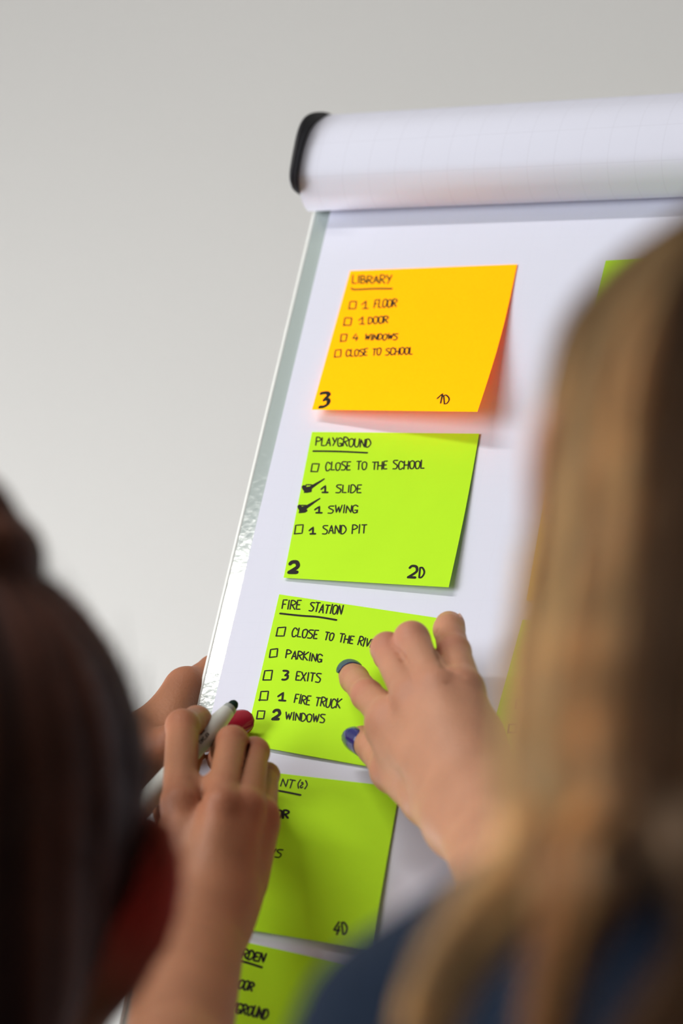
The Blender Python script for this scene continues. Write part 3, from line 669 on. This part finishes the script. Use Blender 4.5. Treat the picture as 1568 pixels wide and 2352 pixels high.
# clothes of the dark-haired person
def cloth(name, prims_groups, h, m_, parent):
    F = Field()
    for pr, k, K in prims_groups: F.group(pr, k, K)
    v, q = polygonise(F, h); return mesh_obj(name, v, q, m_, parent)
def garments(parent, S, hips, flo, B, arms, m_, h=.008, collar=True, t=1.0):
    g = lambda o, x, y, z: o+B @ A([x, y, z])
    tor = [Cone(g(S, -.115*t, 0, -.085*t), g(S, .115*t, 0, -.085*t), .098*t, .098*t), Cone(g(S, 0, .01, -.12*t), g(hips, 0, 0, .05), .140*t, .132*t), Cone(g(hips, -.06*t, 0, .0), g(hips, .06*t, 0, .0), .13*t, .13*t)]
    if collar: tor.append(Cone(g(S, 0, -.005, -.02), g(S, 0, .0, -.05), .066*t, .085*t))
    o = cloth('top', [(tor, .05, .03)]+[([Cone(a, b, ra, rb) for a, b, ra, rb in ch], .02, .03) for ch in arms], h, m_, parent)
    legs = []
    for s in (-1, 1):
        kn = A([(g(hips, s*.09, 0, 0)[0]+g(flo, s*.10, 0, 0)[0])/2, (g(hips, s*.09, .03, 0)[1]+g(flo, s*.1, .03, 0)[1])/2, hips[2]*.52]); ank = g(flo, s*.10, 0, .08)
        legs.append(([Cone(g(hips, s*.085, 0, -.02), kn, .084, .066), Cone(kn, ank, .070, .056)], .02, .03))
        cloth('shoe', [([Cone(g(flo, s*.10, -.02, .045), g(flo, s*.11, .15, .036), .045, .036)], 0, .01)], .008, M['shoe'], parent)
    cloth('trousers', [([Cone(g(hips, -.06, 0, -.0), g(hips, .06, 0, -.0), .120*t, .120*t)], .02, .02)]+legs, .010, M['jeans'], parent)
    return o
garments(person_a, neckA, hipsA, floorA, BA, [[(shA, elA+(shA-elA)*.45, .064, .058)], [(shL, elL+(shL-elL)*.1, .064, .050), (elL+(shL-elL)*.1, elL+(P(70, 2100, 35)-elL)*.55, .050, .042)]], M['topA'], t=.78)
# dark hair: cap drawn back to a bun
EA_ = lambda x, y, z, a, b, c: Ell(gA(x, y, z), (a*KA, b*KA, c*KA), BA)
hcap = Field(); hcap.group([EA_(0, -.006, .006, .0835, .099, .098), EA_(0, -.035, -.055, .068, .060, .056), EA_(0, -.045, -.105, .062, .045, .075)], .02, .01)
hcap.cut([EA_(0, .085, -.05, .075, .055, .11), EA_(0, .075, -.16, .09, .1, .10), EA_(.09, .03, -.045, .028, .045, .05), EA_(-.09, .03, -.045, .028, .045, .05)], .012)
vh, qh = polygonise(hcap, .003)
bunc = Q(-122, 1290, 1.87); up_l = nrm(bunc-HA)
# grooves and streaks run towards the bun
def streak(v, cen, pole, tones, freq, seed):
    d = v-cen; d /= np.linalg.norm(d, axis=1)[:, None]; x = nrm(np.cross(pole, A([0.2, 1, .1]))); y = np.cross(pole, x)
    az = np.arctan2(d @ y, d @ x); r_ = np.random.default_rng(seed); s = np.zeros(len(v))
    for f in freq: s += np.sin(az*f+r_.uniform(0, 6)+2.0*(d @ pole)*r_.uniform(-1, 1))/len(freq)
    w_ = np.clip(.5+.9*s, 0, 1)[:, None]; return s, A(tones[0][:3])*(1-w_)+A(tones[1][:3])*w_
s_, colh = streak(vh, HA, up_l, (lin(42, 25, 22), lin(104, 64, 50)), (9, 17, 31, 53), 3)
vh = vh+(vh-HA)/np.linalg.norm(vh-HA, axis=1)[:, None]*(s_*.0022)[:, None]
hair_a = mesh_obj('hair', vh, qh, M['hairA'], person_a); set_tint(hair_a, np.c_[colh, np.ones(len(vh))])
hair_a['label'] = 'dark brown hair drawn up'
# bun: coil of twisted locks
FB = Field(); bx_ = nrm(np.cross(up_l, A([0, 1, 0]))); by_ = np.cross(up_l, bx_)
FB.group([Ell(bunc, (.030, .030, .026), np.c_[bx_, by_, up_l])], 0, .004)
for ring_r, zz, rr in ((.025, -.010, .0125), (.021, .006, .011), (.011, .018, .010)):
    t = np.linspace(0, 2*math.pi, 17); pr = [bunc+bx_*ring_r*math.cos(a)+by_*ring_r*math.sin(a)+up_l*(zz+.002*math.sin(3*a)) for a in t]
    FB.group([Cone(pr[i], pr[i+1], rr, rr) for i in range(16)], .003, .004)
vb, qb = polygonise(FB, .002); s_, colb = streak(vb, bunc, up_l, (lin(44, 26, 22), lin(108, 68, 52)), (7, 13, 23), 5)
bun = mesh_obj('hair_bun', vb, qb, M['hairA'], person_a); set_tint(bun, np.c_[colb, np.ones(len(vb))])
# loose short hairs round the outline
mb = MB(); cols = []
for _ in range(420):
    th = random.uniform(-2.6, 2.6); ph = random.uniform(-.5, 1.2)
    d = BA @ A([math.sin(th)*math.cos(ph), -math.cos(th)*math.cos(ph), math.sin(ph)])
    p0 = HA+KA*d/np.linalg.norm((d @ BA)/A([.083, .099, .098])); tdir = nrm(up_l-(up_l @ d)*d); sd = np.cross(d, tdir)
    L = random.uniform(.015, .045); lift = random.uniform(.002, .014); b = random.uniform(-.5, .5)
    strands(mb, [(p0, .0006), (p0+tdir*L*.5+d*lift*.6+sd*b*L*.2, .0006), (p0+tdir*L+d*lift+sd*b*L*.6, .0012)], 2, .00016, cols, lin(46, 30, 26)[:3])
w_ = mb.build('flyaway_hair', M['hairA'], person_a); set_tint(w_, np.concatenate(cols))
for s in (-1, 1):
    F = Field(); F.group([Ell(gA(s*.031, .083, .0), (.0105, .0105, .0105), BA)], 0, 0); v, q = polygonise(F, .002); mesh_obj('eye', v, q, M['eye'], person_a)

# ================================================================== marker pen
pt, pe = P(541, 1613, 34), P(437, 1729, 44)
pax = nrm(pe-pt); px_ = nrm(np.cross(pax, CW[:, 2])); py_ = np.cross(pax, px_)
def rev(prof, n=28): return [[pt+pax*y*.001+r*.001*(math.cos(t)*px_+math.sin(t)*py_) for t in np.linspace(0, 2*math.pi, n, endpoint=False)] for y, r in prof]
pen = tag(empty('marker_pen', pt+pax*.06), 'white marker pen with a dark green tip, held in the writing hand', 'marker pen')
MB().loft(rev([(-.2, .5), (.2, 1.5), (1.2, 2.1), (3.0, 2.35), (4.6, 2.4)])).build('nib', M['nib'], pen)
MB().loft(rev([(3.6, 2.5), (3.8, 2.9), (6.2, 3.1), (6.4, 2.9)])).build('nib_collar', M['pen_grey'], pen)
MB().loft(rev([(5.6, 2.8), (6, 3.15), (14, 4.15), (18, 4.35), (22, 4.45), (108, 4.45), (109, 4.2), (109.6, 3.6)])).build('barrel', M['pen'], pen)
MB().loft(rev([(109.2, 3.2), (109.4, 3.9), (116, 3.8), (117, 3.2)])).build('end_plug', M['nib'], pen)
class Barrel:
    """writing space wrapped on the barrel: x along the pen, y round it (mm)"""
    def at(s, p, dh): t = p[1]/4.45; return pt+pax*p[0]*.001+(4.45+.06)*.001*(math.cos(t)*py_+math.sin(t)*px_)
def pen_text(mb, txt, x, y, hgt, w):
    for c in txt:
        for st in FONT[c]:
            sm = st[0] == '~'; g = A([(int(k[0]), int(k[1])) for k in st.lstrip('~').split()], float); g = crv(g, 4) if sm else g
            q = []
            for i in range(len(g)-1): q += [g[i]+(g[i+1]-g[i])*k/3 for k in range(3)]
            q.append(g[-1]); wp = [Barrel().at((x+a/4*hgt*.7, y+b/6*hgt), 0) for a, b in q]
            nn = CW[:, 2]*-1
            n_ = len(wp)
            for i in range(n_-1):
                dd = nrm(wp[i+1]-wp[i]+1e-9); sd = np.cross(nn, dd); sd = nrm(sd)*w*.0005
                mb.add([wp[i]+sd, wp[i]-sd, wp[i+1]-sd, wp[i+1]+sd], [(0, 1, 2, 3)])
        x += hgt*.95

L0 = np.linalg.norm(pe-pt)*1000
mb = MB(); pen_text(mb, 'KF260', L0*.70, -.55, 1.35, .34); mb.build('printed_code', M['ink'], pen, smooth=False)
mb = MB(); pen_text(mb, 'www', L0*.69, -2.3, 1.1, .34); mb.build('printed_address', M['ink'], pen, smooth=False)

# ================================================================== person with the blonde hair
DB = 1.62
HBc = Q(1900, 1050, DB); BB_ = rotz(math.radians(-6)) @ HB
KB = .84
gB = lambda x, y, z: HBc+KB*(BB_ @ A([x, y, z]))
FBd = Field(); head_prims(FBd, HBc, BB_, KB)
neckB = Q(1900, 2480, 1.66); hipsB = neckB+BB_ @ A([0, -.05, -.50]); floorB = (neckB+BB_ @ A([0, -.06, 0]))*A([1, 1, 0])
torso_prims(FBd, neckB, hipsB, floorB, BB_, t=.78)
R2 = {
 'index': [(895, 1648, 48, 8.2), (843, 1597, 34, 6.5), (814, 1560, 18, 5.9), (807, 1551, 13, 5.6)],
 'middle': [(950, 1600, 58, 8.6), (889, 1490, 48, 6.7), (892, 1506, 26, 6.1), (897, 1522, 10, 5.4)],
 'ring': [(1003, 1582, 61, 8.6), (945, 1468, 54, 7.2), (950, 1490, 30, 6.2), (945, 1512, 10, 5.6)],
 'little': [(1062, 1585, 56, 8.6), (1042, 1498, 43, 6.9), (1031, 1446, 34, 6.3), (1031, 1437, 27, 6.2)],
 'thumb': [(985, 1835, 42, 11), (905, 1768, 30, 9.2), (862, 1718, 20, 7.3), (832, 1700, 14, 6.2)]}
EB = PH(Q(1720, 2900, 2.02))
wrB = [((1076, 1890, 62, 13.2), (1184, 2120, 115, 17)), ((1140, 1870, 64, 13.5), (1275, 2110, 115, 18)), ((1184, 2120, 115, 17), EB+(27,)), ((1275, 2110, 115, 18), EB+(27,))]
hand(FBd, list(R2.values()), [(R2['index'][0], (1050, 1850, 58, 13)), (R2['middle'][0], (1075, 1850, 62, 13.5)), (R2['ring'][0], (1100, 1845, 64, 13.5)), (R2['little'][0], (1130, 1840, 62, 13)),
      ((1055, 1850, 58, 13), (1076, 1890, 62, 13.2)), ((1130, 1840, 62, 13), (1140, 1870, 64, 13.5)), (R2['thumb'][0], (1050, 1890, 55, 13)), (R2['thumb'][1], (960, 1700, 48, 9))], wrB,
     [((1108, 1690, 52, 8.4), (1120, 1800, 54, 10.5)), ((880, 1680, 42, 7.5), (950, 1760, 44, 9))])
elB = P(*EB); shBr = neckB+BB_ @ A([.135, -.01, -.065]); shBl = Q(1000, 2420, 1.67)
crease(FBd, [((916, 1496, 59, .7), (926, 1512, 61.5, 1.1)), ((926, 1512, 61, 1.2), (943, 1538, 67.5, 1.0)), ((995, 1474, 54, 1.3), (1006, 1504, 60, 1.5)), ((1006, 1504, 60, 1.5), (1023, 1530, 67, 1.2)),
    ((1018, 1532, 66.5, .7), (1060, 1548, 66.5, .7)), ((1060, 1548, 66.5, .7), (1100, 1540, 63.5, .6)), ((1030, 1566, 69, .5), (1075, 1574, 67, .5)), ((1006, 1452, 40.5, .5), (1036, 1450, 41, .5)),
    ((868, 1698, 27, .8), (864, 1728, 28, .8))])
FBd.group([Cone(elB, shBr, .036, .052)], .02, .03)
hipL = neckB+BB_ @ A([-.17, .06, -.33]); FBd.group([Cone(shBl, hipL, .020, .034), Cone(hipL, hipL+BB_ @ A([.06, .14, -.14]), .033, .024)], .02, .02)
fineB = [around([P(*j[:3]) for f in R2.values() for j in f]+[P(1130, 2120, 115), P(1260, 2120, 115)], .026)]
vB, qB = body_mesh(FBd, fineB, .0012, .005)
person_b = mesh_obj('person', vB, qB, M['skinB'], None, floorB)
tag(person_b, 'person with long blonde hair and navy top, touching a green note with blue nails', 'person')
sp = [(P(*f[i][:3]), .011, .45) for f in R2.values() for i in (1, 3)]+[(P(*f[0][:3]), .010, .25) for f in R2.values()]
skin_tint(person_b, vB, lin(188, 136, 106), lin(180, 104, 88), sp, [], lin(200, 100, 90))
for k, f in R2.items():
    if k == 'thumb': nail(person_b, f, M['navy_nail'], N*.75-U*.2+V*.75, L=13.5, wdt=1.15, shift=1.6, point=.6)
    elif k == 'index': nail(person_b, f, M['blue_nail'], N*.55-U*.3-V*.75, L=9, wdt=1.1, shift=3.0, point=.2)
    elif k == 'little': nail(person_b, f, M['bare_nail'], U*1.0+N*-.2+V*-.1, L=9, wdt=.9, shift=1.0)
    else: nail(person_b, f, M['navy_nail'], L=8)
topB = garments(person_b, neckB, hipsB, floorB, BB_, [[(Q(925, 2372, 1.665), Q(1250, 2300, 1.655), .026, .042), (Q(1250, 2300, 1.655), Q(1650, 2260, 1.66), .042, .055), (Q(1650, 2260, 1.66), Q(2100, 2330, 1.66), .055, .05), (Q(1690, 2250, 1.553), Q(1760, 2480, 1.60), .054, .075)],
     [(shBr, elB+(shBr-elB)*.2, .060, .054)], [(shBl, hipL, .03, .05)]], M['topB'], t=.78)
for s in (-1, 1):
    F = Field(); F.group([Ell(gB(s*.031, .083, .0), (.0115, .0115, .0115), BB_)], 0, 0); v, q = polygonise(F, .002); mesh_obj('eye', v, q, M['eye'], person_b)
# long hair: locks from the crown over the head, down the back and forward over the shoulder
YS = [430, 470, 540, 640, 750, 860, 1000, 1150, 1300, 1450, 1600, 1750, 1860]
XL = [1690, 1610, 1530, 1400, 1312, 1275, 1262, 1250, 1236, 1226, 1216, 1208, 1215]
def lock(a, tail, spread=9.0, wob=10):
    out = []
    for i, (y, x) in enumerate(zip(YS, XL)):
        xx = x+a*(1850-x)+(random.uniform(-wob, wob) if 3 < i else 0)
        aa = min(a, 2-a); d = DB+.004-max(0, y-1050)*4.0e-5-(.095+.01*max(0, min(1, (y-1100)/500)))*math.sqrt(max(0, 1-(1-aa)**2))*min(1, .35+(y-430)/400)
        dy = -60*min(1, a)*max(0, 1-(y-430)/500)
        out.append((Q(xx+(42 if y < 1200 else max(8, 42-(y-1200)*.09)), y+dy, d), spread*.001*min(1, .45+i*.09)))
    out += [(Q(x, y, d), spread*.001*k) for x, y, d, k in tail]
    return out
T1 = lambda o, e=0: [(1212+o, 1940, 1.565, 1), (1165+o, 2025, 1.555, .9), (1085+o*.9, 2105, 1.545, .8), (1022+o*.8, 2185, 1.540, .75), (975+o*.6+e, 2280, 1.540, .7), (940+o*.6+e, 2390, 1.545, .6)]
T2 = lambda o: [(1325+o, 1960, 1.510, 1), (1318+o, 2060, 1.495, .8), (1290+o*.7, 2160, 1.490, .6), (1265+o*.5, 2270, 1.490, .55), (1240+o*.4, 2400, 1.495, .5)]
T3 = lambda o: [(1560+o, 1960, 1.475, 1), (1590+o, 2080, 1.468, .9), (1560+o*.6, 2200, 1.463, .7), (1480+o*.5, 2310, 1.463, .6), (1400+o*.5, 2420, 1.468, .5)]
G_ = lin(255, 238, 202)[:3]; L_ = lin(252, 224, 180)[:3]; B1 = lin(216, 180, 138)[:3]; B2 = lin(184, 150, 116)[:3]; B3 = lin(150, 120, 92)[:3]
LOCKS = [(.00, T1(0), G_, 9), (.02, T1(12), G_, 9), (.05, T1(30), B1, 9), (.085, T1(50), L_, 9), (.12, T1(75), G_, 10), (.155, T1(100), G_, 9), (.19, T2(-35), B2, 9), (.23, T2(-15), L_, 10), (.265, T2(0), B1, 9), (.30, T2(15), L_, 10),
         (.34, T2(30), G_, 10), (.385, T2(50), B1, 10), (.43, T2(70), B2, 10), (.48, T2(95), B3, 11), (.53, T3(45), B3, 12), (.60, T3(80), B3, 12), (.68, T3(125), B2, 13), (.77, T3(175), B1, 13), (.86, T3(250), B2, 14), (.95, T3(330), B1, 14)]
mb = MB(); cols = []
for a, tail, tone, spr in LOCKS:
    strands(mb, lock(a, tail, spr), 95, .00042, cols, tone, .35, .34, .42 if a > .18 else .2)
for a in np.linspace(1.05, 2.0, 12):
    x0 = 1850+(a-1)*640
    strands(mb, lock(a, [(x0, 1960, 1.545, 1), (x0-20, 2100, 1.535, 1), (x0-40, 2300, 1.525, .9), (x0-60, 2500, 1.52, .7)], 15), 60, .0006, cols, [L_, B1, B2][int(a*100) % 3], .35)
hb = mb.build('hair', M['hairB'], person_b); set_tint(hb, np.concatenate(cols)); hb['label'] = 'long blonde hair with golden and brown streaks'
# the dense hair under the loose strands
hv = Field(); hv.group([Ell(gB(0, -.008, .004), (.079*KB, .098*KB, .097*KB), BB_)], 0, .02)
for a, tail, tone, spr in LOCKS:
    g_ = lock(a, tail, spr, 4); g_ = [(p+CW[:, 2]*.010, s) for p, s in g_][3:(None if a < .18 else 14)]
    hv.group([Cone(p, q, s*.72, t*.72) for (p, s), (q, t) in zip(g_[:-1], g_[1:])], .004, .003)
for a in np.linspace(1.05, 2.0, 12):
    x0 = 1850+(a-1)*640; g_ = lock(a, [(x0, 1960, 1.555, 1), (x0-40, 2300, 1.54, .9)], 15, 4)[3:]
    hv.group([Cone(p+CW[:, 2]*.01, q+CW[:, 2]*.01, s*.8, t*.8) for (p, s), (q, t) in zip(g_[:-1], g_[1:])], .004, .003)
hv.cut([Ell(gB(0, .10, -.06), (.075*KB, .06*KB, .11*KB), BB_)], .015)
v, q = polygonise(hv, .0035)
low = mesh_obj('hair_underlayer', v, q, M['hairB'], person_b)
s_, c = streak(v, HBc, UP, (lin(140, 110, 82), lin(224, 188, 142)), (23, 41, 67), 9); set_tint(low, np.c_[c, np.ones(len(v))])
for o in bpy.data.objects:
    if '_o' in o: del o['_o']
